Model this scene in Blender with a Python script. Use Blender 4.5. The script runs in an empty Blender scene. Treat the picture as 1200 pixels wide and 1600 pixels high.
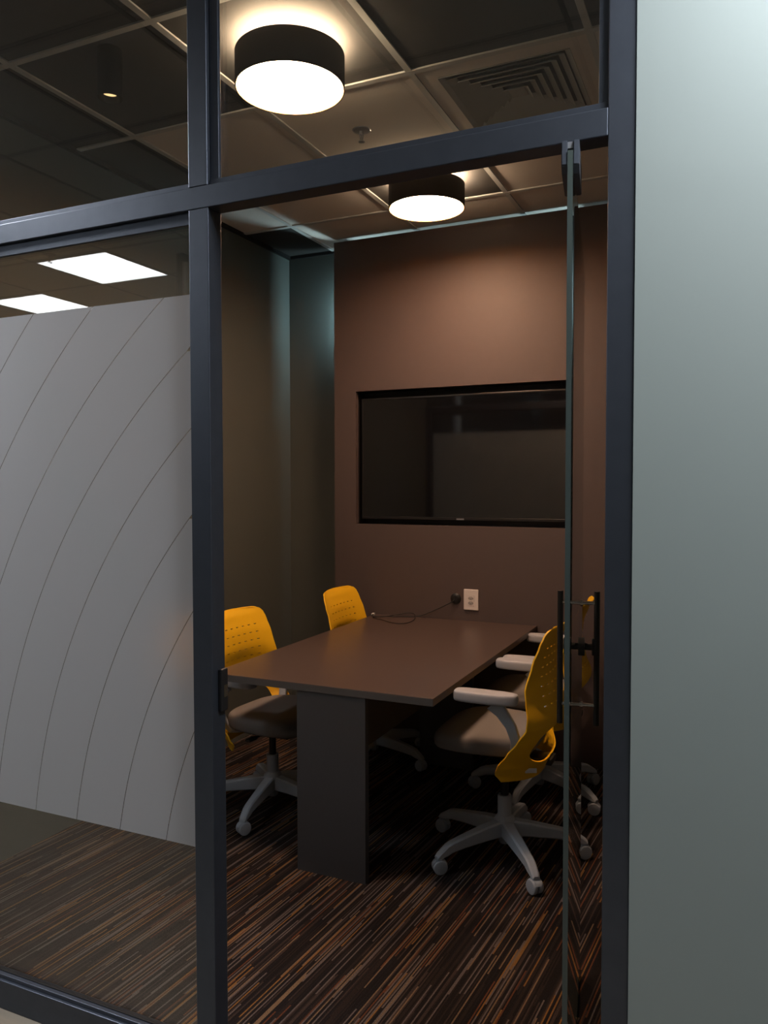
import bpy, bmesh, math, random
from mathutils import Vector, Matrix

# ------------------------------------------------------------------ camera, world, exposure
scene = bpy.context.scene
C = scene.collection
R = math.radians
CAM_H = 1.505
cd = bpy.data.cameras.new('camera')
cam = bpy.data.objects.new('camera', cd)
C.objects.link(cam)
cd.sensor_fit = 'VERTICAL'
cd.sensor_height = 36.0
cd.sensor_width = 27.0
cd.lens = 1228.65 / 1600 * 36.0
cd.clip_start = 0.02
cam.location = (0, 0, CAM_H)
cam.rotation_euler = (R(90 - 2.0255), R(0.096), R(24.3108))
scene.camera = cam

world = bpy.data.worlds.new('world')
scene.world = world
world.use_nodes = True
world.node_tree.nodes['Background'].inputs[0].default_value = (0.6, 0.65, 0.7, 1)
world.node_tree.nodes['Background'].inputs[1].default_value = 0.02

vs = scene.view_settings
vs.view_transform = 'Standard'
vs.look = 'None'
vs.gamma = 1
vs.use_curve_mapping = False
vs.exposure = 0.15
scene.cycles.use_denoising = True
scene.cycles.sample_clamp_indirect = 4
scene.cycles.max_bounces = 10
scene.cycles.transparent_max_bounces = 16

PANEL_POWER = 54.0      # the two panels next to the partition
FAR_PANEL_POWER = 12.0     # corridor LED panels
LAMP_POWER = 80.0
UPLIGHT_POWER = 95.0     # warm drum lamps in the room
STRIP_POWER = 120.0    # cool light behind the television wall


# ------------------------------------------------------------------ helpers
def new_mat(name):
    m = bpy.data.materials.new(name)
    m.use_nodes = True
    return m, m.node_tree.nodes, m.node_tree.links


def pmat(name, col, rough=0.6, metal=0.0, spec=0.5, noise=0.0, nscale=60.0, bump=0.0, emit=None, emit_s=0.0):
    """principled material with a little procedural mottling and fine relief"""
    m, N, L = new_mat(name)
    b = N['Principled BSDF']
    b.inputs['Base Color'].default_value = (*col, 1)
    b.inputs['Roughness'].default_value = rough
    b.inputs['Metallic'].default_value = metal
    b.inputs['Specular IOR Level'].default_value = spec
    if emit:
        b.inputs['Emission Color'].default_value = (*emit, 1)
        b.inputs['Emission Strength'].default_value = emit_s
    if noise or bump:
        tc = N.new('ShaderNodeTexCoord')
        nz = N.new('ShaderNodeTexNoise')
        nz.inputs['Scale'].default_value = nscale
        nz.inputs['Detail'].default_value = 3
        L.new(tc.outputs['Object'], nz.inputs['Vector'])
        if noise:
            rmp = N.new('ShaderNodeMapRange')
            rmp.inputs['To Min'].default_value = 1 - noise
            rmp.inputs['To Max'].default_value = 1 + noise
            L.new(nz.outputs['Fac'], rmp.inputs['Value'])
            mx = N.new('ShaderNodeVectorMath')
            mx.operation = 'SCALE'
            mx.inputs[0].default_value = col
            L.new(rmp.outputs['Result'], mx.inputs['Scale'])
            L.new(mx.outputs['Vector'], b.inputs['Base Color'])
        if bump:
            bp = N.new('ShaderNodeBump')
            bp.inputs['Strength'].default_value = bump
            bp.inputs['Distance'].default_value = 0.002
            L.new(nz.outputs['Fac'], bp.inputs['Height'])
            L.new(bp.outputs['Normal'], b.inputs['Normal'])
    return m


def emat(name, col, strength):
    m, N, L = new_mat(name)
    N.remove(N['Principled BSDF'])
    e = N.new('ShaderNodeEmission')
    e.inputs['Color'].default_value = (*col, 1)
    e.inputs['Strength'].default_value = strength
    L.new(e.outputs[0], N['Material Output'].inputs['Surface'])
    return m


def glass_mat(name, tint=(0.93, 0.95, 0.94), base=0.058):
    """clear pane: straight transmission plus a mirror reflection that grows towards grazing"""
    m, N, L = new_mat(name)
    N.remove(N['Principled BSDF'])
    lw = N.new('ShaderNodeLayerWeight')
    lw.inputs['Blend'].default_value = 0.5
    pw = N.new('ShaderNodeMath'); pw.operation = 'POWER'; pw.inputs[1].default_value = 5
    L.new(lw.outputs['Facing'], pw.inputs[0])
    mr = N.new('ShaderNodeMath'); mr.operation = 'MULTIPLY_ADD'
    mr.inputs[1].default_value = 1 - base
    mr.inputs[2].default_value = base
    L.new(pw.outputs[0], mr.inputs[0])
    t = N.new('ShaderNodeBsdfTransparent'); t.inputs[0].default_value = (*tint, 1)
    g = N.new('ShaderNodeBsdfGlossy'); g.inputs['Roughness'].default_value = 0.0
    g.inputs['Color'].default_value = (1, 1, 1, 1)
    mx = N.new('ShaderNodeMixShader')
    L.new(mr.outputs[0], mx.inputs[0]); L.new(t.outputs[0], mx.inputs[1]); L.new(g.outputs[0], mx.inputs[2])
    L.new(mx.outputs[0], N['Material Output'].inputs['Surface'])
    return m


def film_mat():
    m, N, L = new_mat('frosted_film')
    N.remove(N['Principled BSDF'])
    d = N.new('ShaderNodeBsdfDiffuse'); d.inputs[0].default_value = (0.54, 0.56, 0.60, 1)
    t = N.new('ShaderNodeBsdfTranslucent'); t.inputs[0].default_value = (0.75, 0.76, 0.8, 1)
    f = N.new('ShaderNodeBsdfRefraction'); f.inputs['Color'].default_value = (0.85, 0.86, 0.88, 1)
    f.inputs['Roughness'].default_value = 0.5; f.inputs['IOR'].default_value = 1.2
    a = N.new('ShaderNodeMixShader'); a.inputs[0].default_value = 0.20
    L.new(d.outputs[0], a.inputs[1]); L.new(f.outputs[0], a.inputs[2])
    b = N.new('ShaderNodeMixShader'); b.inputs[0].default_value = 0.025
    L.new(a.outputs[0], b.inputs[1]); L.new(t.outputs[0], b.inputs[2])
    L.new(b.outputs[0], N['Material Output'].inputs['Surface'])
    return m


def carpet_mat():
    """dark loop carpet with thin broken stripes in grey, ochre and rust"""
    m, N, L = new_mat('striped_carpet')
    bs = N['Principled BSDF']
    bs.inputs['Roughness'].default_value = 0.95
    bs.inputs['Specular IOR Level'].default_value = 0.1

    def math_(op, a, b=None, c=None):
        n = N.new('ShaderNodeMath'); n.operation = op
        for i, v in enumerate((a, b, c)):
            if v is None: continue
            if isinstance(v, (int, float)): n.inputs[i].default_value = v
            else: L.new(v, n.inputs[i])
        return n.outputs[0]

    tc = N.new('ShaderNodeTexCoord')
    mp = N.new('ShaderNodeMapping')
    mp.inputs['Rotation'].default_value = (0, 0, R(4))
    L.new(tc.outputs['Object'], mp.inputs['Vector'])
    sp = N.new('ShaderNodeSeparateXYZ')
    L.new(mp.outputs[0], sp.inputs[0])

    def stripes(width, length, seed):
        ci = math_('FLOOR', math_('DIVIDE', math_('ADD', sp.outputs['X'], seed), width))
        w1 = N.new('ShaderNodeTexWhiteNoise'); w1.noise_dimensions = '1D'
        L.new(ci, w1.inputs['W'])
        off = math_('MULTIPLY', w1.outputs['Value'], 7.0)
        si = math_('FLOOR', math_('ADD', math_('DIVIDE', sp.outputs['Y'], length), off))
        cv = N.new('ShaderNodeCombineXYZ')
        L.new(ci, cv.inputs['X']); L.new(si, cv.inputs['Y'])
        w2 = N.new('ShaderNodeTexWhiteNoise'); w2.noise_dimensions = '2D'
        L.new(cv.outputs[0], w2.inputs['Vector'])
        return w2.outputs['Value']

    v = stripes(0.0045, 0.36, 3.1)
    cr = N.new('ShaderNodeValToRGB')
    cr.color_ramp.interpolation = 'CONSTANT'
    e = cr.color_ramp.elements
    e[0].position = 0.0; e[0].color = (0.013, 0.011, 0.012, 1)
    e[1].position = 0.34; e[1].color = (0.024, 0.018, 0.017, 1)
    for pos, col in ((0.56, (0.046, 0.034, 0.031, 1)), (0.66, (0.115, 0.098, 0.096, 1)),
                     (0.76, (0.016, 0.014, 0.016, 1)), (0.87, (0.165, 0.115, 0.075, 1)),
                     (0.925, (0.20, 0.105, 0.035, 1)), (0.955, (0.11, 0.045, 0.024, 1))):
        k = e.new(pos); k.color = col
    L.new(v, cr.inputs[0])
    # loop speckle
    nz = N.new('ShaderNodeTexNoise'); nz.inputs['Scale'].default_value = 420; nz.inputs['Detail'].default_value = 2
    L.new(tc.outputs['Object'], nz.inputs['Vector'])
    mr = N.new('ShaderNodeMapRange'); mr.inputs['From Min'].default_value = 0.3; mr.inputs['From Max'].default_value = 0.7
    mr.inputs['To Min'].default_value = 0.35; mr.inputs['To Max'].default_value = 1.5
    L.new(nz.outputs['Fac'], mr.inputs['Value'])
    sc_ = N.new('ShaderNodeVectorMath'); sc_.operation = 'SCALE'
    L.new(cr.outputs[0], sc_.inputs[0]); L.new(mr.outputs[0], sc_.inputs['Scale'])
    L.new(sc_.outputs[0], bs.inputs['Base Color'])
    bp = N.new('ShaderNodeBump'); bp.inputs['Strength'].default_value = 0.5; bp.inputs['Distance'].default_value = 0.003
    L.new(nz.outputs['Fac'], bp.inputs['Height']); L.new(bp.outputs[0], bs.inputs['Normal'])
    return m


def plank_mat():
    m, N, L = new_mat('beige_floor')
    bs = N['Principled BSDF']
    bs.inputs['Roughness'].default_value = 0.45
    tc = N.new('ShaderNodeTexCoord')
    mp = N.new('ShaderNodeMapping'); mp.inputs['Scale'].default_value = (1.2, 12, 1)
    L.new(tc.outputs['Object'], mp.inputs[0])
    nz = N.new('ShaderNodeTexNoise'); nz.inputs['Scale'].default_value = 2.5; nz.inputs['Detail'].default_value = 5
    L.new(mp.outputs[0], nz.inputs['Vector'])
    cr = N.new('ShaderNodeValToRGB')
    cr.color_ramp.elements[0].color = (0.15, 0.125, 0.095, 1); cr.color_ramp.elements[0].position = 0.3
    cr.color_ramp.elements[1].color = (0.22, 0.19, 0.15, 1); cr.color_ramp.elements[1].position = 0.7
    L.new(nz.outputs['Fac'], cr.inputs[0]); L.new(cr.outputs[0], bs.inputs['Base Color'])
    return m


M = {
    'frame': pmat('graphite_metal', (0.082, 0.096, 0.124), 0.47, 0.85, 0.5, noise=0.12, nscale=25),
    'gasket': pmat('black_gasket', (0.008, 0.008, 0.009), 0.6),
    'glass': glass_mat('clear_glass'),
    'edge': pmat('glass_edge', (0.05, 0.066, 0.063), 0.2, 0.0, 0.6),
    'film': film_mat(),
    'carpet': carpet_mat(),
    'beige': plank_mat(),
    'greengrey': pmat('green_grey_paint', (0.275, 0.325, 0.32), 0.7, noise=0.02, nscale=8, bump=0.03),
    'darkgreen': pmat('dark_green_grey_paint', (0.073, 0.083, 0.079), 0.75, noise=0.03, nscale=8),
    'taupe': pmat('dark_taupe_laminate', (0.079, 0.060, 0.060), 0.55, noise=0.04, nscale=30),
    'white': pmat('white_paint', (0.62, 0.61, 0.59), 0.8),
    'cwall': pmat('corridor_paint', (0.08, 0.088, 0.092), 0.8),
    'tile_l': pmat('light_tile', (0.58, 0.53, 0.485), 0.9, noise=0.05, nscale=180, bump=0.15),
    'tile_d': pmat('black_tile', (0.026, 0.025, 0.0245), 0.85, noise=0.15, nscale=180, bump=0.15),
    'tbar': pmat('grid_paint', (0.44, 0.44, 0.43), 0.6),
    'ctile': pmat('corridor_tile', (0.82, 0.77, 0.71), 0.9, noise=0.04, nscale=180),
    'black': pmat('black_satin', (0.010, 0.010, 0.011), 0.42),
    'matte': pmat('matte_black', (0.0025, 0.0025, 0.0025), 0.8, 0, 0.1),
    'blackshiny': pmat('black_gloss', (0.004, 0.004, 0.005), 0.05, 0, 0.5),
    'bezel': pmat('tv_bezel', (0.012, 0.012, 0.013), 0.3),
    'chrome': pmat('chrome', (0.6, 0.58, 0.56), 0.22, 1.0),
    'silver': pmat('silver', (0.32, 0.34, 0.38), 0.35, 0.7),
    'top': pmat('table_laminate', (0.070, 0.048, 0.043), 0.34, 0, 0.4, noise=0.05, nscale=90),
    'band': pmat('lit_front_edge', (0.085, 0.085, 0.09), 0.5),  # paler than the top, standing for corridor light on the front edge
    'leg': pmat('table_leg_laminate', (0.062, 0.065, 0.076), 0.5, 0, 0.4, noise=0.05, nscale=90),
    'yellow': pmat('yellow_plastic', (0.85, 0.50, 0.014), 0.42, 0, 0.4),
    'greyp': pmat('light_grey_plastic', (0.36, 0.42, 0.51), 0.5, 0, 0.4),
    'pad': pmat('grey_arm_pad', (0.35, 0.36, 0.40), 0.55),
    'fabric': pmat('grey_seat_fabric', (0.17, 0.163, 0.163), 0.95, 0, 0.2, noise=0.12, nscale=500, bump=0.2),
    'drum': pmat('dark_drum_shade', (0.022, 0.017, 0.015), 0.75, noise=0.2, nscale=120),
    'drumin': pmat('drum_lining', (0.80, 0.42, 0.10), 0.7),
    'lamp': emat('lamp_diffuser', (1.0, 0.61, 0.38), LAMP_POWER),
    'uplight': emat('lamp_uplight', (1.0, 0.72, 0.46), UPLIGHT_POWER),
    'led': emat('led_panel_diffuser', (0.95, 0.97, 1.0), PANEL_POWER),
    'ledfar': emat('far_led_panel_diffuser', (0.95, 0.97, 1.0), FAR_PANEL_POWER),
    'strip': emat('cool_strip', (0.62, 0.92, 1.0), STRIP_POWER),
    'spotlens': emat('spot_lens', (1.0, 0.62, 0.28), 1.5),
    'plate': pmat('white_socket_plate', (0.66, 0.63, 0.63), 0.4),
    'socket': pmat('socket_grey', (0.40, 0.38, 0.38), 0.5),
    'tag': pmat('white_tag', (0.6, 0.62, 0.64), 0.5),
    'diffuser': pmat('diffuser_paint', (0.33, 0.325, 0.30), 0.55),
}


M['blackshiny'].node_tree.nodes['Principled BSDF'].inputs['IOR'].default_value = 1.95


def box(bm, x0, x1, y0, y1, z0, z1, bev=0.0):
    vs_ = [bm.verts.new(p) for p in ((x0, y0, z0), (x1, y0, z0), (x1, y1, z0), (x0, y1, z0),
                                     (x0, y0, z1), (x1, y0, z1), (x1, y1, z1), (x0, y1, z1))]
    fs = [bm.faces.new([vs_[i] for i in q]) for q in ((3, 2, 1, 0), (4, 5, 6, 7), (0, 1, 5, 4), (1, 2, 6, 5), (2, 3, 7, 6), (3, 0, 4, 7))]
    if bev:
        es = {e for f in fs for e in f.edges}
        bmesh.ops.bevel(bm, geom=list(es), offset=bev, segments=2, affect='EDGES', profile=0.5)
    return fs


def cyl(bm, p0, p1, r0, r1=None, n=20, cap=True):
    """tapered cylinder between two points"""
    r1 = r0 if r1 is None else r1
    p0, p1 = Vector(p0), Vector(p1)
    d = (p1 - p0).normalized()
    a = Vector((1, 0, 0)) if abs(d.x) < 0.9 else Vector((0, 1, 0))
    u = d.cross(a).normalized(); v = d.cross(u)
    r_a = [bm.verts.new(p0 + (u * math.cos(t) + v * math.sin(t)) * r0) for t in [2 * math.pi * i / n for i in range(n)]]
    r_b = [bm.verts.new(p1 + (u * math.cos(t) + v * math.sin(t)) * r1) for t in [2 * math.pi * i / n for i in range(n)]]
    for i in range(n):
        j = (i + 1) % n
        bm.faces.new((r_a[i], r_b[i], r_b[j], r_a[j]))
    if cap:
        bm.faces.new(r_a); bm.faces.new(list(reversed(r_b)))


def lathe(bm, prof, n=40, center=(0, 0, 0), closed=False):
    """revolve (r, z) profile about z"""
    cx, cy, cz = center
    rings = []
    for r, z in prof:
        rings.append([bm.verts.new((cx + r * math.cos(2 * math.pi * i / n), cy + r * math.sin(2 * math.pi * i / n), cz + z)) for i in range(n)])
    pairs = list(zip(rings, rings[1:]))
    if closed: pairs.append((rings[-1], rings[0]))
    for a, b in pairs:
        for i in range(n):
            j = (i + 1) % n
            bm.faces.new((a[i], a[j], b[j], b[i]))


def tube(bm, pts, r, n=8):
    pts = [Vector(p) for p in pts]
    rings = []
    for i, p in enumerate(pts):
        d = (pts[min(i + 1, len(pts) - 1)] - pts[max(i - 1, 0)]).normalized()
        a = Vector((0, 0, 1)) if abs(d.z) < 0.9 else Vector((1, 0, 0))
        u = d.cross(a).normalized(); v = d.cross(u)
        rings.append([bm.verts.new(p + (u * math.cos(2 * math.pi * k / n) + v * math.sin(2 * math.pi * k / n)) * r) for k in range(n)])
    for a, b in zip(rings, rings[1:]):
        for k in range(n):
            bm.faces.new((a[k], b[k], b[(k + 1) % n], a[(k + 1) % n]))
    bm.faces.new(rings[0]); bm.faces.new(list(reversed(rings[-1])))


def loft(bm, rings, cap=True):
    """skin closed rings of equal length"""
    R_ = [[bm.verts.new(p) for p in r] for r in rings]
    n = len(R_[0])
    for a, b in zip(R_, R_[1:]):
        for i in range(n):
            j = (i + 1) % n
            bm.faces.new((a[i], a[j], b[j], b[i]))
    if cap:
        bm.faces.new(list(reversed(R_[0]))); bm.faces.new(R_[-1])


def obj(name, bm, mat, parent=None, smooth=False, loc=None, angle=35):
    bmesh.ops.recalc_face_normals(bm, faces=bm.faces[:])
    me = bpy.data.meshes.new(name)
    bm.to_mesh(me); bm.free()
    mats = mat if isinstance(mat, (list, tuple)) else [mat]
    for k in mats: me.materials.append(M[k])
    o = bpy.data.objects.new(name, me)
    C.objects.link(o)
    if parent: o.parent = parent
    if loc: o.location = loc
    if smooth:
        for p in me.polygons: p.use_smooth = True
        try: me.set_sharp_from_angle(angle=R(angle))
        except Exception: pass
    return o


def boxobj(name, mat, dims, parent=None, bev=0.0):
    bm = bmesh.new(); box(bm, *dims, bev)
    return obj(name, bm, mat, parent)


def tag(o, label, cat, group=None, kind=None):
    o['label'] = label; o['category'] = cat
    if group: o['group'] = group
    if kind: o['kind'] = kind
    return o


def thing(name, loc, label, cat, group=None, kind=None, rz=0.0):
    o = bpy.data.objects.new(name, None)
    C.objects.link(o)
    o.location = loc; o.rotation_euler = (0, 0, rz)
    o.empty_display_size = 0.1
    return tag(o, label, cat, group, kind)


def inst(src, parent, loc=(0, 0, 0), rot=(0, 0, 0), name=None):
    """a copy of one object that shares its mesh"""
    o = src.copy()
    C.objects.link(o)
    o.parent = parent; o.location = loc; o.rotation_euler = rot
    if name: o.name = name
    return o


# ------------------------------------------------------------------ room shell
CEIL = 2.97
FY = 1.56            # corridor face of the glazed partition
FB = 1.613           # room face of the partition
XL, XR = -2.67, -0.19
YB = 4.43            # back wall
PY = 4.206           # front face of the television wall

tag(boxobj('floor', 'carpet', (XL, XR, FY, YB, -0.05, 0.0)), 'dark carpet with thin ochre and grey stripes inside the meeting room', 'carpet', kind='structure')
tag(boxobj('floor', 'beige', (-7.0, 2.2, -4.2, FY, -0.05, 0.0)), 'beige wood-look corridor floor outside the glass partition', 'floor', kind='structure')
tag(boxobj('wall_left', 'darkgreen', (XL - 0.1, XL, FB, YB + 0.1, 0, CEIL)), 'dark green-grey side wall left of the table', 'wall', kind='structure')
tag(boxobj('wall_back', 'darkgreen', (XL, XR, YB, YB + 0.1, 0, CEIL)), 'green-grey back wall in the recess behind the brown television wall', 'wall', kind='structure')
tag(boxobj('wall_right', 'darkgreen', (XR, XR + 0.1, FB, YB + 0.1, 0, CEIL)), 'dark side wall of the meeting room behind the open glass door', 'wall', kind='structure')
tag(boxobj('wall_front', 'greengrey', (-0.1845, 2.2, FY - 0.004, FY + 0.052, 0, CEIL)), 'pale green-grey corridor wall beside the right door post', 'wall', kind='structure')
# the corridor the camera stands in
tag(boxobj('wall_corridor_side', 'cwall', (2.2, 2.3, -4.2, FY, 0, CEIL)), 'plain corridor wall outside the right edge of view', 'wall', kind='structure')
tag(boxobj('wall_corridor_end', 'cwall', (-7.1, -7.0, -4.2, FY, 0, CEIL)), 'plain wall at the far end of the corridor', 'wall', kind='structure')
tag(boxobj('wall_corridor_back', 'cwall', (-7.0, 2.2, -4.3, -4.2, 0, CEIL)), 'plain corridor wall facing the glass partition', 'wall', kind='structure')
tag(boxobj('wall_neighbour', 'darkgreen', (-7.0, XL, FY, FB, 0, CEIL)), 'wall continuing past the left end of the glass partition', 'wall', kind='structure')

# television wall: a board in front of the back wall with a rectangular niche
PX0, PX1, PZ1 = -2.226, -0.60, 2.945
NX0, NX1, NZ0, NZ1 = -2.083, -0.80, 1.268, 2.055
PB = PY + 0.035
pw = thing('wall_television', (-1.44, PY, 0), 'dark brown television wall standing in front of the back wall', 'wall', kind='structure')


def pbox(name, dims, mat='taupe', bev=0.0):
    x0, x1, y0, y1, z0, z1 = dims
    return boxobj(name, mat, (x0 + 1.44, x1 + 1.44, y0 - PY, y1 - PY, z0, z1), pw, bev)


bm = bmesh.new()
for d in ((PX0, NX0, PY, PB, 0, PZ1), (NX1, PX1, PY, PB, 0, PZ1), (NX0, NX1, PY, PB, 0, NZ0), (NX0, NX1, PY, PB, NZ1, PZ1)):
    box(bm, d[0] + 1.44, d[1] + 1.44, d[2] - PY, d[3] - PY, d[4], d[5])
obj('board', bm, 'taupe', pw)
bm = bmesh.new()
NB = PY + 0.13
for d in ((NX0 - 0.015, NX0, PB, NB, NZ0 - 0.015, NZ1 + 0.015), (NX1, NX1 + 0.015, PB, NB, NZ0 - 0.015, NZ1 + 0.015),
          (NX0, NX1, PB, NB, NZ0 - 0.015, NZ0), (NX0, NX1, PB, NB, NZ1, NZ1 + 0.015), (NX0, NX1, NB - 0.012, NB, NZ0, NZ1)):
    box(bm, d[0] + 1.44, d[1] + 1.44, d[2] - PY, d[3] - PY, d[4], d[5])
o = obj('niche_lining', bm, 'black', pw)
o['label'] = 'black lining of the television niche'
for x in (PX0 + 0.25, PX1 - 0.25):
    pbox('spacer', (x - 0.03, x + 0.03, PB, YB, 0.0, 0.9), 'taupe')

# ------------------------------------------------------------------ room ceiling: T-bar grid with light and black tiles
T = 0.625
GX = [-2.336 + T * i for i in range(4)]        # -2.336 .. -0.461
GY = [2.007, 2.632, 3.257, 3.900]
ceil = tag(boxobj('ceiling', 'gasket', (XL, XR, FY, YB, CEIL + 0.02, CEIL + 0.08)), 'suspended meeting room ceiling of black and light tiles in a metal grid', 'ceiling', kind='structure')
xs = [XL] + GX + [XR]
ys = [1.83] + GY + [YB]
LIGHT = {(1, 2), (2, 2), (1, 3), (3, 3), (0, 3), (4, 2), (4, 3), (1, 4), (2, 4), (3, 4), (4, 4)}
for i in range(len(xs) - 1):
    for j in range(len(ys) - 1):
        if (i, j) == (3, 2):
            continue                              # the air diffuser fills this cell
        g = 0.003
        boxobj('ceiling_tile', 'tile_l' if (i, j) in LIGHT else 'tile_d',
               (xs[i] + g, xs[i + 1] - g, ys[j] + g, ys[j + 1] - g, CEIL, CEIL + 0.015), ceil)
for x in GX:
    boxobj('grid_bar', 'tbar', (x - 0.012, x + 0.012, 1.83, YB, CEIL - 0.006, CEIL + 0.001), ceil)
for y in GY:
    boxobj('grid_bar', 'tbar', (XL, XR, y - 0.012, y + 0.012, CEIL - 0.0065, CEIL + 0.001), ceil)
boxobj('edge_trim', 'gasket', (XL, XL + 0.02, 1.83, YB, CEIL - 0.02, CEIL), ceil)
boxobj('edge_trim', 'gasket', (XL + 0.02, PX0, YB - 0.02, YB, CEIL - 0.02, CEIL), ceil)
o = boxobj('black_margin', 'gasket', (XL, XR, FB, 1.83, CEIL - 0.004, CEIL + 0.015), ceil)

# corridor ceiling
cceil = tag(boxobj('ceiling', 'ctile', (-7.0, 2.2, -4.2, FY, CEIL + 0.004, CEIL + 0.06)), 'light tiled corridor ceiling mirrored in the glass above the frosted film', 'ceiling', kind='structure')
CGX = [-3.64 + T * k for k in range(-5, 10)]
CGY = [-0.64 + T * k for k in range(-5, 4)]
for x in CGX: boxobj('grid_bar', 'tbar', (x - 0.008, x + 0.008, -4.2, FY, CEIL, CEIL + 0.004), cceil)
for y in CGY: boxobj('grid_bar', 'tbar', (-7.0, 2.2, y - 0.008, y + 0.008, CEIL + 0.0005, CEIL + 0.004), cceil)


def led_panel(cx, cy, label, mat='led'):
    t = thing('led_panel', (cx, cy, CEIL), label, 'ceiling light', 'square LED panels in the corridor ceiling')
    bm = bmesh.new()
    h = 0.305
    for d in ((-h, h, -h, -h + 0.012), (-h, h, h - 0.012, h), (-h, -h + 0.012, -h + 0.012, h - 0.012), (h - 0.012, h, -h + 0.012, h - 0.012)):
        box(bm, *d, -0.008, 0.002)
    obj('frame', bm, 'white', t)
    boxobj('diffuser', mat, (-h + 0.012, h - 0.012, -h + 0.012, h - 0.012, -0.006, -0.001), t)


led_panel(-3.94, -0.95, 'square white LED panel mirrored in the glass, the larger and nearer reflection', 'ledfar')
led_panel(-5.18, -1.58, 'square white LED panel mirrored in the glass, the lower reflection cut by the frosted film', 'ledfar')
led_panel(0.52, 1.18, 'square LED panel over the corridor near the pale green-grey wall')
led_panel(-2.98, 1.245, 'square LED panel over the corridor beyond the left edge of the glass')

# slim post across the corridor, mirrored in the glass above the film
cp = thing('trim_2', (-3.245, -0.91, 0), 'slim dark brown post mirrored in the glass beside the door post', 'post', kind='structure')
boxobj('post', 'taupe', (-0.028, 0.022, -0.03, 0.03, 0, CEIL - 0.001), cp, 0.002)
boxobj('edge_strip', 'white', (0.0225, 0.05, -0.03, 0.03, 0, CEIL - 0.06), cp, 0.001)

# ------------------------------------------------------------------ glazed partition
fr = thing('trim_1', (-1.19, FY, 0), 'dark graphite metal frame of the glass partition and doorway', 'frame', kind='structure')


def fbox(name, x0, x1, y0, y1, z0, z1, parent=fr, mat='frame', bev=0.002, off=(1.19, FY)):
    bm = bmesh.new(); box(bm, x0 + off[0], x1 + off[0], y0 - off[1], y1 - off[1], z0, z1, bev)
    return obj(name, bm, mat, parent)


PLX0, PLX1 = -1.222, -1.165
PRX0, PRX1 = -0.236, -0.185
BZ0, BZ1 = 2.167, 2.220
fbox('post', PLX0, PLX1, FY, FB, 0, BZ0)
fbox('post', PLX0, PLX1 - 0.002, FY, FB, BZ1, 2.91)
fbox('post', PRX0, PRX1, FY - 0.001, FB, 0, CEIL)
fbox('crossbeam', XL, PRX0, FY, FB, BZ0, BZ1)
fbox('top_rail', XL, PRX0, FY, FB, 2.91, CEIL)
fbox('bottom_rail', XL, PLX0, FY, FB, 0, 0.082)
fbox('post', XL, XL + 0.05, FY + 0.001, FB - 0.001, 0.082, BZ0)
# strike box on the inner face of the left post
o = fbox('strike_box', PLX1, PLX1 + 0.012, FY + 0.022, FB - 0.004, 0.945, 1.05, mat='black', bev=0.003)
o = fbox('strike_slot', PLX1 + 0.011, PLX1 + 0.0135, FY + 0.03, FY + 0.044, 0.98, 1.01, mat='chrome', bev=0.0)


def window(name, x0, x1, z0, z1, label, bead, pane_y=1.583):
    w = thing(name, ((x0 + x1) / 2, pane_y, z0), label, 'window', kind='structure')
    off = ((x0 + x1) / 2, pane_y)

    def wb(n, a0, a1, b0, b1, c0, c1, mat='frame', bev=0.001):
        bm = bmesh.new(); box(bm, a0 - off[0], a1 - off[0], b0 - off[1], b1 - off[1], c0 - z0, c1 - z0, bev)
        return obj(n, bm, mat, w)
    l, r, b, t = bead
    yb0, yb1 = FY + 0.008, pane_y - 0.001
    if b: wb('glazing_bead', x0, x1, yb0, yb1, z0, z0 + b)
    if t: wb('glazing_bead', x0, x1, yb0 + 0.004, yb1, z1 - t, z1)
    if l: wb('glazing_bead', x0, x0 + l, yb0 + 0.004, yb1, z0 + b, z1 - t)
    if r: wb('glazing_bead', x1 - r, x1, yb0 + 0.004, yb1, z0 + b, z1 - t)
    wb('pane', x0, x1, pane_y, pane_y + 0.008, z0, z1, 'glass', 0)
    gk = 0.003
    wb('gasket', x0, x1, yb1 - 0.002, pane_y - 0.0005, z0 + b, z0 + b + gk, 'gasket', 0)
    return w, off


window('window_1', XL, PLX0, BZ1, 2.91, 'clear transom pane left of the post, showing the black spotlight', (0, 0.004, 0.014, 0.02))
window('window_2', PLX1, PRX0, BZ1, 2.91, 'clear transom pane above the door, showing the bright drum lamp', (0.024, 0.020, 0.014, 0.02))
w3, off3 = window('window_3', XL + 0.05, PLX0, 0.082, BZ0, 'tall fixed glass pane with a frosted film, left of the doorway', (0, 0.004, 0.012, 0.03))
# frosted film cut into concentric curved strips
ACX, ACZ, R0, DR = -0.05, 0.35, 1.3033, 0.15115
FZ0, FZ1 = 0.592, 1.972
FX0, FX1 = XL + 0.06, PLX0 - 0.005
GAP = 0.0009


def film_poly(ra, rb):
    """film between radii ra < rb, clipped to the film rectangle, as a list of rows"""
    rows = []
    nz = 60
    for k in range(nz + 1):
        z = FZ0 + (FZ1 - FZ0) * k / nz

        def xa(r):
            d = r * r - (z - ACZ) ** 2
            return FX1 if d <= 0 else min(FX1, max(FX0, ACX - math.sqrt(d)))
        a, b = xa(rb), xa(ra)
        rows.append((a, b, z))
    return rows


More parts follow.
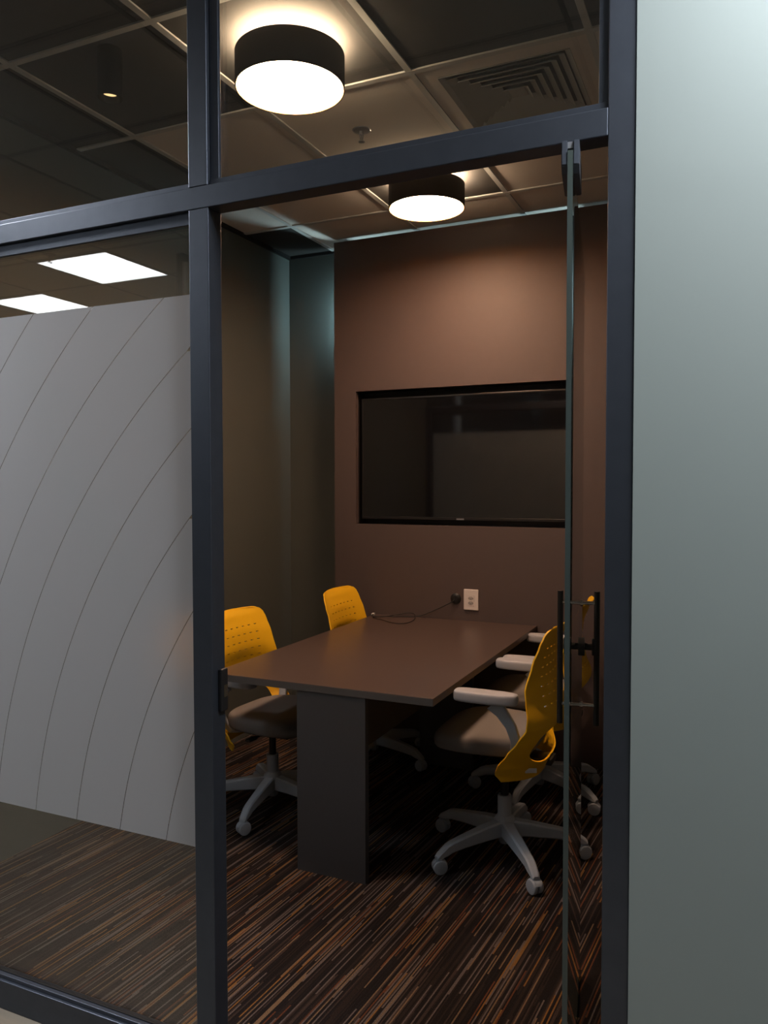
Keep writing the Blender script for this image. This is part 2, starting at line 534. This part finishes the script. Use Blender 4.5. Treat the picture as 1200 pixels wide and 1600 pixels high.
radii = [0.0] + [R0 + DR * k for k in range(-1, 13)] + [9.0]
for ra, rb in zip(radii, radii[1:]):
    rows = film_poly(ra + GAP if ra else 0.0, rb - GAP)
    bm = bmesh.new()
    prev = None
    for a, b, z in rows:
        cur = None
        if b - a > 1e-4:
            cur = (bm.verts.new((a - off3[0], -0.0008, z - 0.082)), bm.verts.new((b - off3[0], -0.0008, z - 0.082)))
            if prev: bm.faces.new((prev[0], prev[1], cur[1], cur[0]))
        prev = cur
    if bm.faces:
        obj('film_strip', bm, 'film', w3, smooth=True)
    else:
        bm.free()

# ------------------------------------------------------------------ open glass door
hinge = Vector((-0.296, 1.503))
dirv = Vector((-0.126, 0.83)).normalized()
dang = math.atan2(dirv.y, dirv.x)
door = thing('door_1', (hinge.x, hinge.y, 0), 'frameless glass door standing open into the room', 'door', kind='structure', rz=dang)
# local x runs along the door from the heel, local y is its left side
DL = 0.90
bm = bmesh.new()
fs = box(bm, 0, DL, -0.005, 0.005, 0.012, 2.128)
for f in fs:
    n = f.normal if f.normal.length else Vector()
    f.normal_update()
    f.material_index = 0 if abs(f.normal.y) > 0.5 else 1
obj('pane', bm, ['glass', 'edge'], door)


def patch(z0, z1, taper):
    p_ = None
    for s in (-1, 1):
        bm = bmesh.new()
        y0, y1 = (0.0052, 0.0165) if s > 0 else (-0.0165, -0.0052)
        prof = [(0.002, z0 + taper), (0.002, z1), (0.16, z1), (0.16, z0 + taper), (0.14, z0), (0.02, z0)]
        va = [bm.verts.new((x, y0, z)) for x, z in prof]; vb = [bm.verts.new((x, y1, z)) for x, z in prof]
        bm.faces.new(va); bm.faces.new(list(reversed(vb)))
        for i in range(len(prof)):
            j = (i + 1) % len(prof); bm.faces.new((va[i], vb[i], vb[j], va[j]))
        bmesh.ops.recalc_face_normals(bm, faces=bm.faces[:])
        bmesh.ops.bevel(bm, geom=bm.edges[:], offset=0.0015, segments=2, affect='EDGES')
        o = obj('patch_fitting', bm, 'frame', door)
        if s > 0: p_ = o
    bm = bmesh.new(); box(bm, 0.006, 0.15, -0.0051, 0.0051, z1 - 0.014, z1 - 0.002)
    obj('fitting_core', bm, 'silver', p_)


patch(2.092, 2.148, 0.01)
patch(0.006, 0.06, 0.0)
bm = bmesh.new(); cyl(bm, (0.085, 0, 2.146), (0.085, 0, 2.168), 0.008)
obj('pivot_pin', bm, 'chrome', door)
# bar handle on both faces
hx = DL - 0.075
for s in (-1, 1):
    bm = bmesh.new()
    hy = s * (0.056 if s > 0 else 0.048)
    cyl(bm, (hx, hy, 0.800), (hx, hy, 1.192), 0.0085, n=16)
    h = obj('bar_handle', bm, 'black', door, smooth=True)
    for z in (0.858, 1.158):
        bm = bmesh.new()
        cyl(bm, (hx, s * 0.005, z), (hx, hy, z), 0.0055, n=12)
        cyl(bm, (hx, s * 0.005, z), (hx, s * 0.009, z), 0.010, n=16)
        obj('standoff', bm, 'chrome', h, smooth=True)
# lock with thumb turn
bm = bmesh.new()
for s in (-1, 1):
    cyl(bm, (hx, s * 0.005, 1.03), (hx, s * 0.014, 1.03), 0.027, n=24)
    cyl(bm, (hx, s * 0.014, 1.03), (hx, s * 0.034, 1.03), 0.010, n=16)
lk = obj('lock', bm, 'black', door, smooth=True)
for s in (-1, 1):
    bm = bmesh.new(); box(bm, hx - 0.006, hx + 0.006, min(s * 0.034, s * 0.046), max(s * 0.034, s * 0.046), 1.005, 1.055, 0.003)
    obj('thumb_turn', bm, 'black', lk)

# ------------------------------------------------------------------ conference table
TX0, TX1, TY0, TZ, TT = -1.958, -0.990, 2.615, 0.736, 0.028
tb = thing('conference_table', (-1.41, TY0, 0), 'long dark brown laminate table set against the television wall', 'table')


def tbox(name, x0, x1, y0, y1, z0, z1, mat, bev=0.0012):
    bm = bmesh.new(); box(bm, x0 + 1.41, x1 + 1.41, y0 - TY0, y1 - TY0, z0, z1, bev)
    return obj(name, bm, mat, tb)


tbox('table_top', TX0, TX1, TY0, PY - 0.001, TZ - TT, TZ, ['top'])
tbox('lit_front_edge', TX0, TX1, TY0 - 0.0012, TY0 - 0.0001, TZ - TT, TZ - 0.0008, 'band', 0)  # front edge coloured paler in place of the cool corridor light
tbox('leg', -1.556, -1.261, TY0 + 0.002, TY0 + 0.034, 0.0, TZ - TT, 'leg')
tbox('leg', -1.556, -1.261, PY - 0.30, PY - 0.265, 0.0, TZ - TT, 'leg')
tbox('stretcher', -1.43, -1.39, TY0 + 0.034, PY - 0.30, 0.42, TZ - TT, 'leg')

# ------------------------------------------------------------------ office chair
def lerp_table(tab, z):
    tab = sorted(tab)
    if z <= tab[0][0]: return tab[0][1]
    for (a, va), (b, vb) in zip(tab, tab[1:]):
        if a <= z <= b:
            t = (z - a) / (b - a); t = t * t * (3 - 2 * t) * 0.5 + t * 0.5
            return va + (vb - va) * t
    return tab[-1][1]


CP = [(0.385, -0.165), (0.43, -0.185), (0.48, -0.205), (0.56, -0.232), (0.62, -0.238), (0.70, -0.212), (0.79, -0.192), (0.86, -0.200), (0.93, -0.225), (0.97, -0.250)]
EP = [(0.385, -0.050), (0.415, -0.030), (0.45, -0.045), (0.50, -0.082), (0.55, -0.122), (0.60, -0.155), (0.64, -0.158), (0.69, -0.148), (0.74, -0.142), (0.835, -0.166), (0.90, -0.190), (0.94, -0.205), (0.97, -0.225)]
WP = [(0.385, 0.232), (0.44, 0.262), (0.55, 0.272), (0.62, 0.262), (0.70, 0.238), (0.80, 0.222), (0.87, 0.214), (0.92, 0.206), (0.94, 0.198), (0.955, 0.184), (0.963, 0.170), (0.968, 0.152), (0.97, 0.135)]


def make_backrest_mesh():
    """curved plastic shell: slotted panel, two side straps and a low rear band around an opening"""
    slot_rows = [0.885 - 0.036 * k for k in range(7)]
    zs = {0.97, 0.966, 0.962, 0.956, 0.95, 0.94, 0.93, 0.918, 0.905}
    for z in slot_rows: zs |= {z + 0.0022, z - 0.0022, z + 0.018}
    z = slot_rows[-1] - 0.02
    while z > 0.39: zs.add(round(z, 4)); z -= 0.0125
    zs.add(0.385)
    HM, HH = 0.519, 0.079                              # opening: mid height and half height
    zs = {z for z in zs if abs(z - HM) > HH + 0.003}
    zs |= {round(HM + HH * math.cos(math.pi * k / 22), 5) for k in range(23)}
    zs = sorted(zs, reverse=True)

    def hole(z):
        t = abs(z - HM) / HH
        return 0.0 if t >= 1 else 0.79 * (1 - t ** 3) ** (1 / 2.6)
    ncol = 7
    sslots = []
    for k in range(ncol):
        c = -0.60 + 1.2 * k / (ncol - 1)
        sslots.append((c - 0.040, c + 0.040))
    ss = {-1.0, 1.0, -0.97, 0.97, -0.92, 0.92, -0.83, 0.83, -0.74, 0.74}
    for a, b in sslots: ss |= {a, b}
    ss = sorted(ss)
    bm = bmesh.new()
    grid = []
    for z in zs:
        row = []
        sh = hole(z)
        for s in ss:
            if sh:
                s = math.copysign(sh + (1 - sh) * (abs(s) - 0.04) / 0.96, s)
            xc, xe, w = lerp_table(CP, z), lerp_table(EP, z), lerp_table(WP, z)
            k = abs(s) ** (2.2 + 1.2 * min(1, max(0, (0.66 - z) / 0.12)))
            row.append(bm.verts.new((xc + (xe - xc) * k, w * s, z)))
        grid.append(row)

    for i in range(len(zs) - 1):
        zm = (zs[i] + zs[i + 1]) / 2
        isrow = any(abs(zm - r) < 0.0015 for r in slot_rows)
        for j in range(len(ss) - 1):
            sm = (ss[j] + ss[j + 1]) / 2
            if isrow and any(a < sm < b for a, b in sslots): continue
            if hole(zm) and abs(sm) < 0.03: continue
            bm.faces.new((grid[i][j], grid[i][j + 1], grid[i + 1][j + 1], grid[i + 1][j]))
    bmesh.ops.delete(bm, geom=[v for v in bm.verts if not v.link_faces], context='VERTS')
    bmesh.ops.recalc_face_normals(bm, faces=bm.faces[:])
    bmesh.ops.solidify(bm, geom=bm.faces[:], thickness=0.006)
    return bm


def make_seat():
    bm = bmesh.new()
    n = 48
    levels = [(0.472, 0.92), (0.475, 0.965), (0.484, 0.992), (0.500, 1.0), (0.516, 1.0), (0.526, 0.985), (0.533, 0.95), (0.537, 0.86), (0.539, 0.6), (0.539, 0.2)]
    rings = []
    for z, k in levels:
        ring = []
        for i in range(n):
            t = 2 * math.pi * i / n
            c, s = math.cos(t), math.sin(t)
            ex = 2 / 3.6
            x = 0.205 * math.copysign(abs(c) ** ex, c)
            y = 0.238 * math.copysign(abs(s) ** ex, s)
            y *= 1 - 0.10 * max(0, -x / 0.205)
            drop = -0.022 * max(0, (x * k - 0.09) / 0.115) ** 2 if z > 0.5 else -0.012 * max(0, (x * k - 0.09) / 0.115) ** 2
            ring.append((0.055 + x * k, y * k, z + drop))
        rings.append(ring)
    loft(bm, rings)
    return bm


def make_base_leg():
    bm = bmesh.new()
    prof = [(0.015, 0.150, 0.084, 0.026), (0.10, 0.140, 0.083, 0.024), (0.20, 0.124, 0.078, 0.0205), (0.262, 0.113, 0.072, 0.0185), (0.285, 0.105, 0.064, 0.018), (0.322, 0.080, 0.057, 0.0165), (0.331, 0.070, 0.057, 0.0135)]
    rings = []
    for r, zt, zb, w in prof:
        c = 0.006
        rings.append([(r, -w, zb + c), (r, -w + c, zb), (r, w - c, zb), (r, w, zb + c), (r, w * 0.93, zt - c), (r, w * 0.93 - c, zt), (r, -w * 0.93 + c, zt), (r, -w * 0.93, zt - c)])
    loft(bm, rings)
    return bm


def make_caster():
    """twin wheels with a hood and stem, origin on the floor"""
    bm = bmesh.new()
    for s in (-1, 1):
        y0, y1 = s * 0.004, s * 0.021
        prof = [(0.0, y0), (0.026, y0), (0.028, y0 + s * 0.003), (0.028, y1 - s * 0.004), (0.0255, y1), (0.018, y1 + s * 0.0012), (0.0, y1 + s * 0.0012)]
        n = 24
        rings = [[bm.verts.new((max(r, 0.0004) * math.cos(2 * math.pi * i / n), y, 0.0285 + max(r, 0.0004) * math.sin(2 * math.pi * i / n))) for i in range(n)] for r, y in prof]
        for a, b in zip(rings, rings[1:]):
            for i in range(n):
                j = (i + 1) % n; bm.faces.new((a[i], a[j], b[j], b[i]))
    # hood bridging the wheels
    rings = []
    for k in range(9):
        a = R(20 + 140 * k / 8)
        c, s_ = math.cos(a), math.sin(a)
        rings.append([(0.0305 * c, -0.012, 0.0285 + 0.0305 * s_), (0.0305 * c, 0.012, 0.0285 + 0.0305 * s_), (0.024 * c, 0.012, 0.0285 + 0.024 * s_), (0.024 * c, -0.012, 0.0285 + 0.024 * s_)])
    loft(bm, rings)
    cyl(bm, (0, 0, 0.055), (0, 0, 0.066), 0.0075, n=12)
    return bm


def make_arm(s):
    """strut leaning forward from the seat frame up to the pad"""
    bm = bmesh.new()
    y = s * 0.252
    path = [(-0.05, 0.458, 0.020, 0.150), (-0.080, 0.462, 0.024, 0.195), (-0.100, 0.490, 0.034, 0.214), (-0.108, 0.55, 0.038, 0.238), (-0.096, 0.61, 0.040, 0.262), (-0.066, 0.662, 0.046, 0.278), (-0.035, 0.696, 0.062, 0.282)]
    rings = []
    for i, (x, z, w, yy) in enumerate(path):
        a, b = path[max(i - 1, 0)], path[min(i + 1, len(path) - 1)]
        d = Vector((b[0] - a[0], 0, b[1] - a[1])).normalized()
        nrm = Vector((d.z, 0, -d.x))
        p_ = Vector((x, s * yy, z))
        h = w / 2
        c = 0.003
        ty = 0.009
        ring = []
        for u, v in ((-h, -ty + c), (-h + c, -ty), (h - c, -ty), (h, -ty + c), (h, ty - c), (h - c, ty), (-h + c, ty), (-h, ty - c)):
            ring.append(tuple(p_ + nrm * u + Vector((0, v, 0))))
        rings.append(ring)
    loft(bm, rings)
    return bm


def make_pad(s):
    bm = bmesh.new()
    n = 32
    rings = []
    for z, k in ((0.697, 0.90), (0.700, 0.97), (0.707, 1.0), (0.724, 1.0), (0.731, 0.975), (0.735, 0.90), (0.736, 0.6)):
        ring = []
        for i in range(n):
            t = 2 * math.pi * i / n
            c, s_ = math.cos(t), math.sin(t)
            x = 0.122 * math.copysign(abs(c) ** 0.55, c)
            w = 0.040 * (1 - 0.22 * max(0, -x / 0.122) ** 2)
            yv = w * math.copysign(abs(s_) ** 0.55, s_)
            kx = 1 - (1 - k) * 0.35
            ring.append((-0.005 + x * kx, s * 0.282 + yv * k, z))
        rings.append(ring)
    loft(bm, rings)
    return bm


proto = {}


def build_protos():
    def hold(key, bm, mat, smooth=True, angle=40):
        o = obj(key, bm, mat, None, smooth, angle=angle)
        C.objects.unlink(o)
        proto[key] = o
    hold('seat', make_seat(), 'fabric', angle=60)
    hold('backrest', make_backrest_mesh(), 'yellow', angle=50)
    hold('base_leg', make_base_leg(), 'greyp', angle=25)
    hold('caster', make_caster(), 'greyp', angle=35)
    hold('arm_left', make_arm(1), 'greyp', angle=35)
    hold('arm_right', make_arm(-1), 'greyp', angle=35)
    hold('pad_left', make_pad(1), 'pad', angle=50)
    hold('pad_right', make_pad(-1), 'pad', angle=50)
    bm = bmesh.new()
    box(bm, -0.13, 0.22, -0.19, 0.19, 0.462, 0.474, 0.005)
    hold('seat_pan', bm, 'black', False)
    bm = bmesh.new()
    box(bm, -0.11, 0.09, -0.075, 0.075, 0.415, 0.462, 0.01)
    box(bm, -0.20, -0.08, -0.045, 0.045, 0.405, 0.432, 0.006)
    cyl(bm, (0.03, -0.18, 0.44), (0.03, -0.07, 0.44), 0.006, n=10)
    box(bm, 0.015, 0.045, -0.225, -0.17, 0.434, 0.446, 0.004)
    hold('tilt_mechanism', bm, 'black')
    bm = bmesh.new()
    lathe(bm, [(0.0, 0.05), (0.02, 0.05), (0.023, 0.055), (0.028, 0.10), (0.028, 0.243), (0.026, 0.247), (0.0, 0.247)], 24)
    hold('gas_cylinder', bm, 'greyp')
    bm = bmesh.new()
    cyl(bm, (0, 0, 0.24), (0, 0, 0.42), 0.0165, n=20)
    hold('piston', bm, 'black')
    bm = bmesh.new()
    lathe(bm, [(0.030, 0.08), (0.043, 0.084), (0.043, 0.145), (0.036, 0.158), (0.029, 0.166)], 24)
    hold('base_hub', bm, 'greyp')
    bm = bmesh.new(); box(bm, -0.012, 0.012, -0.0008, 0.0008, -0.006, 0.006)
    hold('brand_tag', bm, 'black', False)
    bm = bmesh.new(); box(bm, -0.0006, 0.0006, -0.022, 0.022, -0.009, 0.009)
    hold('sticker', bm, 'tag', False)


build_protos()


def chair(x, y, facing, base_ang, lift, label, group, tag_side=None, sticker=False, seed=0):
    rnd = random.Random(seed)
    t = thing('office_chair', (x, y, 0), label, 'chair', group, rz=facing)
    L0 = (0, 0, lift)
    seat = inst(proto['seat'], t, L0, name='seat')
    inst(proto['seat_pan'], seat, (0, 0, 0), name='seat_pan')
    back = inst(proto['backrest'], t, L0, name='backrest')
    inst(proto['tilt_mechanism'], t, L0, name='tilt_mechanism')
    gc = inst(proto['gas_cylinder'], t, name='gas_cylinder')
    inst(proto['piston'], gc, L0, name='piston')
    inst(proto['base_hub'], t, name='base_hub')
    for s in ('left', 'right'):
        a = inst(proto['arm_' + s], t, L0, name='armrest')
        inst(proto['pad_' + s], a, name='arm_pad')
    for k in range(5):
        a = base_ang + k * 2 * math.pi / 5
        leg = inst(proto['base_leg'], t, (0, 0, 0), (0, 0, a - facing), name='base_leg')
        inst(proto['caster'], leg, (0.316, 0, 0), (0, 0, rnd.uniform(-1.2, 1.2)), name='caster')
    if tag_side:
        o = inst(proto['brand_tag'], seat, (-0.10, tag_side * 0.2315, 0.503), (0, 0, 0), name='fabric_tag')
    if sticker:
        o = inst(proto['sticker'], back, (-0.150, 0.175, 0.425), (0, 0, R(-62)), name='sticker')
    return t


G = 'yellow-backed office chairs around the table'
chair(-0.852, 3.07, math.pi, R(90), 0.0, 'yellow-backed grey office chair nearest the glass door, seen from behind', G, sticker=True, seed=3)
chair(-0.868, 3.75, math.pi + R(3), R(46), -0.01, 'yellow-backed grey office chair farther along the right side, behind the glass door handle', G, seed=5)
chair(-1.975, 3.10, R(-4), R(-81), -0.065, 'yellow-backed grey office chair at the near left corner of the table beside the black post', G, tag_side=-1, seed=8)
chair(-1.812, 3.875, R(1), R(-14), -0.045, 'yellow-backed grey office chair at the far left of the table by the cable', G, seed=11)

# ------------------------------------------------------------------ television
TVX0, TVX1, TVZ0, TVZ1, TVY = -2.058, -0.822, 1.300, 2.012, PY + 0.03
tv = thing('television', ((TVX0 + TVX1) / 2, TVY, TVZ0), 'large black flat-screen television set into the brown wall', 'television')
cx = (TVX0 + TVX1) / 2
hw = (TVX1 - TVX0) / 2
hh = TVZ1 - TVZ0
boxobj('casing', 'black', (-hw + 0.004, hw - 0.004, 0.008, 0.08, 0.004, hh - 0.004), tv, 0.003)
bm = bmesh.new()
bw = 0.009
for d in ((-hw, hw, 0, 0.012, 0, bw + 0.006), (-hw, hw, 0, 0.012, hh - bw, hh), (-hw, -hw + bw, 0, 0.012, bw + 0.006, hh - bw), (hw - bw, hw, 0, 0.012, bw + 0.006, hh - bw)):
    box(bm, *d, 0.001)
obj('bezel', bm, 'bezel', tv)
boxobj('screen', 'blackshiny', (-hw + bw, hw - bw, 0.003, 0.008, bw + 0.006, hh - bw), tv)
boxobj('logo_plate', 'silver', (-0.022, 0.022, -0.0025, 0.0, 0.001, 0.010), tv)
boxobj('wall_mount', 'black', (-0.2, 0.2, 0.08, NB - 0.012 - TVY, 0.2, 0.5), tv)

# ------------------------------------------------------------------ socket plate, cable
so = thing('power_outlet', (-1.363, PY, 0.8565), 'white double socket plate on the brown wall above the table', 'outlet')
bm = bmesh.new(); box(bm, -0.043, 0.043, -0.009, 0.0, -0.0585, 0.0585, 0.004)
obj('plate', bm, 'plate', so)
bm = bmesh.new(); box(bm, -0.022, 0.022, -0.0105, -0.008, -0.036, 0.032, 0.001)
obj('insert', bm, 'plate', so)
for zc in (0.008, -0.018):
    bm = bmesh.new()
    pts = [(-0.017, zc), (-0.009, zc + 0.010), (0.009, zc + 0.010), (0.017, zc), (0.009, zc - 0.010), (-0.009, zc - 0.010)]
    va = [bm.verts.new((x, -0.0112, z)) for x, z in pts]; vb = [bm.verts.new((x, -0.010, z)) for x, z in pts]
    bm.faces.new(va); bm.faces.new(list(reversed(vb)))
    for i in range(6): bm.faces.new((va[i], vb[i], vb[(i + 1) % 6], va[(i + 1) % 6]))
    s_ = obj('socket', bm, 'socket', so)
    for px, pz in ((-0.0095, zc), (0.0, zc - 0.003), (0.0095, zc)):
        bm = bmesh.new(); cyl(bm, (px, -0.0118, pz), (px, -0.0112, pz), 0.0024, n=12)
        obj('pin_hole', bm, 'black', s_)
o = boxobj('print_strip', 'socket', (0.0185, 0.021, -0.0110, -0.0100, -0.01, 0.024), so)

cb = thing('network_cable', (-1.455, PY, 0.858), 'thin black cable running from a round wall grommet and looped on the table', 'cable')
bm = bmesh.new()
lathe(bm, [(0.0, 0.0), (0.0, 0.010), (0.014, 0.012), (0.024, 0.010), (0.030, 0.005), (0.031, 0.0)], 28)
for v in bm.verts: v.co = Vector((v.co.x, -v.co.z, v.co.y))
obj('wall_grommet', bm, 'black', cb, smooth=True)


def catmull(P, n=10):
    P = [Vector(p) for p in P]
    P = [P[0] * 2 - P[1]] + P + [P[-1] * 2 - P[-2]]
    out = []
    for i in range(1, len(P) - 2):
        for k in range(n):
            t = k / n
            a, b, c, d = P[i - 1], P[i], P[i + 1], P[i + 2]
            out.append(0.5 * ((2 * b) + (c - a) * t + (2 * a - 5 * b + 4 * c - d) * t * t + (3 * b - a - 3 * c + d) * t ** 3))
    out.append(P[-2])
    return out


zt = TZ + 0.003
path = [(-1.460, 4.194, 0.850), (-1.478, 4.182, 0.836), (-1.534, 4.188, 0.806), (-1.644, 4.192, 0.754), (-1.70, 4.188, zt + 0.002), (-1.785, 4.168, zt),
        (-1.865, 4.135, zt), (-1.912, 4.085, zt), (-1.895, 4.055, zt), (-1.834, 4.025, zt), (-1.764, 3.972, zt), (-1.700, 3.952, zt), (-1.662, 3.994, zt), (-1.660, 4.087, zt + 0.004),
        (-1.69, 4.165, zt + 0.018), (-1.735, 4.178, zt + 0.022), (-1.79, 4.155, zt + 0.012), (-1.85, 4.100, zt + 0.006), (-1.90, 4.072, zt + 0.006), (-1.932, 4.10, zt + 0.004), (-1.948, 4.150, zt + 0.004)]
bm = bmesh.new()
tube(bm, [Vector(p) - Vector((-1.455, PY, 0.858)) for p in catmull(path)], 0.0024, 8)
obj('cord', bm, 'black', cb, smooth=True)
bm = bmesh.new(); box(bm, -0.008, 0.008, -0.011, 0.011, -0.005, 0.005, 0.001)
o = obj('connector', bm, 'tag', cb)
o.location = Vector((-1.951, 4.162, zt + 0.004)) - Vector((-1.455, PY, 0.858))
o['label'] = 'small white connector at the cable end'

# ------------------------------------------------------------------ ceiling fittings
def drum_lamp(x, y, label):
    t = thing('drum_lamp', (x, y, CEIL), label, 'ceiling lamp', 'black drum lamps over the table')
    ro, zt_, zb_ = 0.182, -0.040, -0.150
    bm = bmesh.new()
    lathe(bm, [(ro, zt_), (ro, zb_), (ro - 0.003, zb_), (ro - 0.003, zt_)], 64, closed=True)
    o = obj('drum_shade', bm, 'drum', t, smooth=True)
    bm = bmesh.new()
    lathe(bm, [(ro - 0.0032, zt_ - 0.001), (ro - 0.0032, zb_ + 0.001), (ro - 0.0042, zb_ + 0.001), (ro - 0.0042, zt_ - 0.001)], 64, closed=True)
    obj('lining', bm, 'drumin', o, smooth=True)
    bm = bmesh.new()
    lathe(bm, [(0.0006, zb_ + 0.034), (ro - 0.007, zb_ + 0.034), (ro - 0.007, zb_ + 0.038), (0.0006, zb_ + 0.038)], 64)
    obj('diffuser', bm, 'lamp', t)
    bm = bmesh.new()
    lathe(bm, [(0.085, zt_ - 0.004), (0.165, zt_ - 0.004), (0.165, zt_ - 0.010), (0.085, zt_ - 0.010)], 48, closed=True)
    obj('light_ring', bm, 'uplight', t)
    bm = bmesh.new()
    cyl(bm, (0, 0, zb_ + 0.038), (0, 0, -0.008), 0.011, n=16)
    cyl(bm, (0, 0, -0.018), (0, 0, 0.0), 0.05, n=24)
    st = obj('ceiling_mount', bm, 'white', t, smooth=True)
    for k in range(3):
        a = R(30 + 120 * k)
        bm = bmesh.new(); cyl(bm, (0.01 * math.cos(a), 0.01 * math.sin(a), zt_ - 0.02), ((ro - 0.0045) * math.cos(a), (ro - 0.0045) * math.sin(a), zt_ - 0.02), 0.0025, n=8)
        obj('spoke', bm, 'white', st)


drum_lamp(-1.382, 2.305, 'large bright black drum lamp seen through the transom above the door')
drum_lamp(-1.382, 3.560, 'smaller-looking black drum lamp farther back, before the television wall')

sp = thing('ceiling_spot', (-1.955, 2.085, CEIL), 'small black cylinder spotlight on the dark ceiling tile at upper left', 'spotlight')
bm = bmesh.new()
lathe(bm, [(0.0005, 0.0), (0.040, 0.0), (0.041, -0.003), (0.041, -0.160), (0.039, -0.162), (0.036, -0.162), (0.033, -0.150), (0.030, -0.135), (0.0005, -0.135)], 36)
obj('housing', bm, 'matte', sp, smooth=True)
bm = bmesh.new(); cyl(bm, (0, 0, -0.142), (0, 0, -0.136), 0.026, n=28)
obj('lens', bm, 'spotlens', sp)

sk = thing('sprinkler_head', (-1.445, 2.979, CEIL), 'small metal sprinkler head on the light ceiling tile behind the large drum lamp', 'sprinkler')
bm = bmesh.new(); lathe(bm, [(0.0005, -0.006), (0.018, -0.0055), (0.036, -0.003), (0.039, 0.0)], 32)
obj('escutcheon', bm, 'silver', sk, smooth=True)
bm = bmesh.new()
cyl(bm, (0, 0, -0.005), (0, 0, -0.018), 0.010, n=14)
cyl(bm, (0.009, 0, -0.016), (0.004, 0, -0.046), 0.0022, n=8)
cyl(bm, (-0.009, 0, -0.016), (-0.004, 0, -0.046), 0.0022, n=8)
cyl(bm, (0, 0, -0.016), (0, 0, -0.046), 0.0028, n=8)
obj('frame', bm, 'silver', sk, smooth=True)
bm = bmesh.new(); cyl(bm, (0, 0, -0.046), (0, 0, -0.049), 0.013, n=20)
obj('deflector', bm, 'silver', sk)

sk2 = thing('sprinkler_head', (-4.02, -0.57, CEIL), 'sprinkler head mirrored in the glass at the corner of the LED panel', 'sprinkler')
bm = bmesh.new(); lathe(bm, [(0.0005, -0.006), (0.018, -0.0055), (0.036, -0.003), (0.039, 0.0)], 32)
obj('escutcheon', bm, 'silver', sk2, smooth=True)
bm = bmesh.new()
cyl(bm, (0, 0, -0.005), (0, 0, -0.05), 0.006, n=12); cyl(bm, (0, 0, -0.05), (0, 0, -0.053), 0.013, n=16)
obj('frame', bm, 'silver', sk2, smooth=True)

# square air diffuser: nested louvre rings stepping upwards towards the centre
dx, dy = (GX[2] + GX[3]) / 2, (GY[1] + GY[2]) / 2
df = thing('air_diffuser', (dx, dy, CEIL), 'square four-way air diffuser with nested louvres in the ceiling', 'air vent')


def square_ring(a, b, za, zb, th=0.0025):
    """sloping square frame from half-size a (height za) in to half-size b (height zb)"""
    bm = bmesh.new()
    for k in range(4):
        m = Matrix.Rotation(k * math.pi / 2, 3, 'Z')
        q = [Vector((-a, -a, za)), Vector((a, -a, za)), Vector((b, -b, zb)), Vector((-b, -b, zb))]
        up = [p_ + Vector((0, 0, th)) for p_ in q]
        v0 = [bm.verts.new(m @ p_) for p_ in q]; v1 = [bm.verts.new(m @ p_) for p_ in up]
        bm.faces.new(v0); bm.faces.new(list(reversed(v1)))
        for i in range(4):
            j = (i + 1) % 4; bm.faces.new((v0[i], v1[i], v1[j], v0[j]))
    return bm


obj('face_frame', square_ring(0.300, 0.236, -0.002, -0.004, 0.006), 'tile_l', df)
obj('collar', square_ring(0.236, 0.215, -0.008, 0.004), 'diffuser', df)
h = 0.212
for k in range(6):
    obj('louvre', square_ring(h, h - 0.027, -0.006, 0.014), 'diffuser', df)
    h -= 0.033
bm = bmesh.new(); box(bm, -0.03, 0.03, -0.03, 0.03, 0.0, 0.003)
obj('centre_plate', bm, 'diffuser', df)
bm = bmesh.new(); box(bm, -0.30, 0.30, -0.30, 0.30, 0.0195, 0.0199)
obj('plenum', bm, 'gasket', df)


# cool light fittings hidden behind both ends of the television wall
def strip_light(x, label, side):
    t = thing('strip_light', (x, YB, 2.68), label, 'strip light', 'cool lights behind the television wall')
    boxobj('housing', 'white', (-0.012, 0.012, -0.045, 0.0, -0.33, 0.05), t, 0.002)
    boxobj('tube', 'strip', (-0.009, 0.009, -0.060, -0.0452, -0.32, 0.04), t, 0.002)
    # added L-shaped shield, unseen, keeps tube light off the side wall and ceiling
    bm = bmesh.new()
    x0, x1 = sorted((side * 0.045, side * 0.049))
    box(bm, x0, x1, -0.15, -0.061, -0.45, 0.13)
    x0, x1 = sorted((side * 0.045, -side * 0.03))
    box(bm, x0, x1, -0.15, -0.012, 0.126, 0.13)
    obj('added_shield', bm, 'gasket', t)


strip_light(PX0 + 0.02, 'cool white light hidden behind the left edge of the television wall', -1)
strip_light(PX1 - 0.12, 'cool white light hidden behind the right edge of the television wall', 1)

bpy.context.view_layer.update()
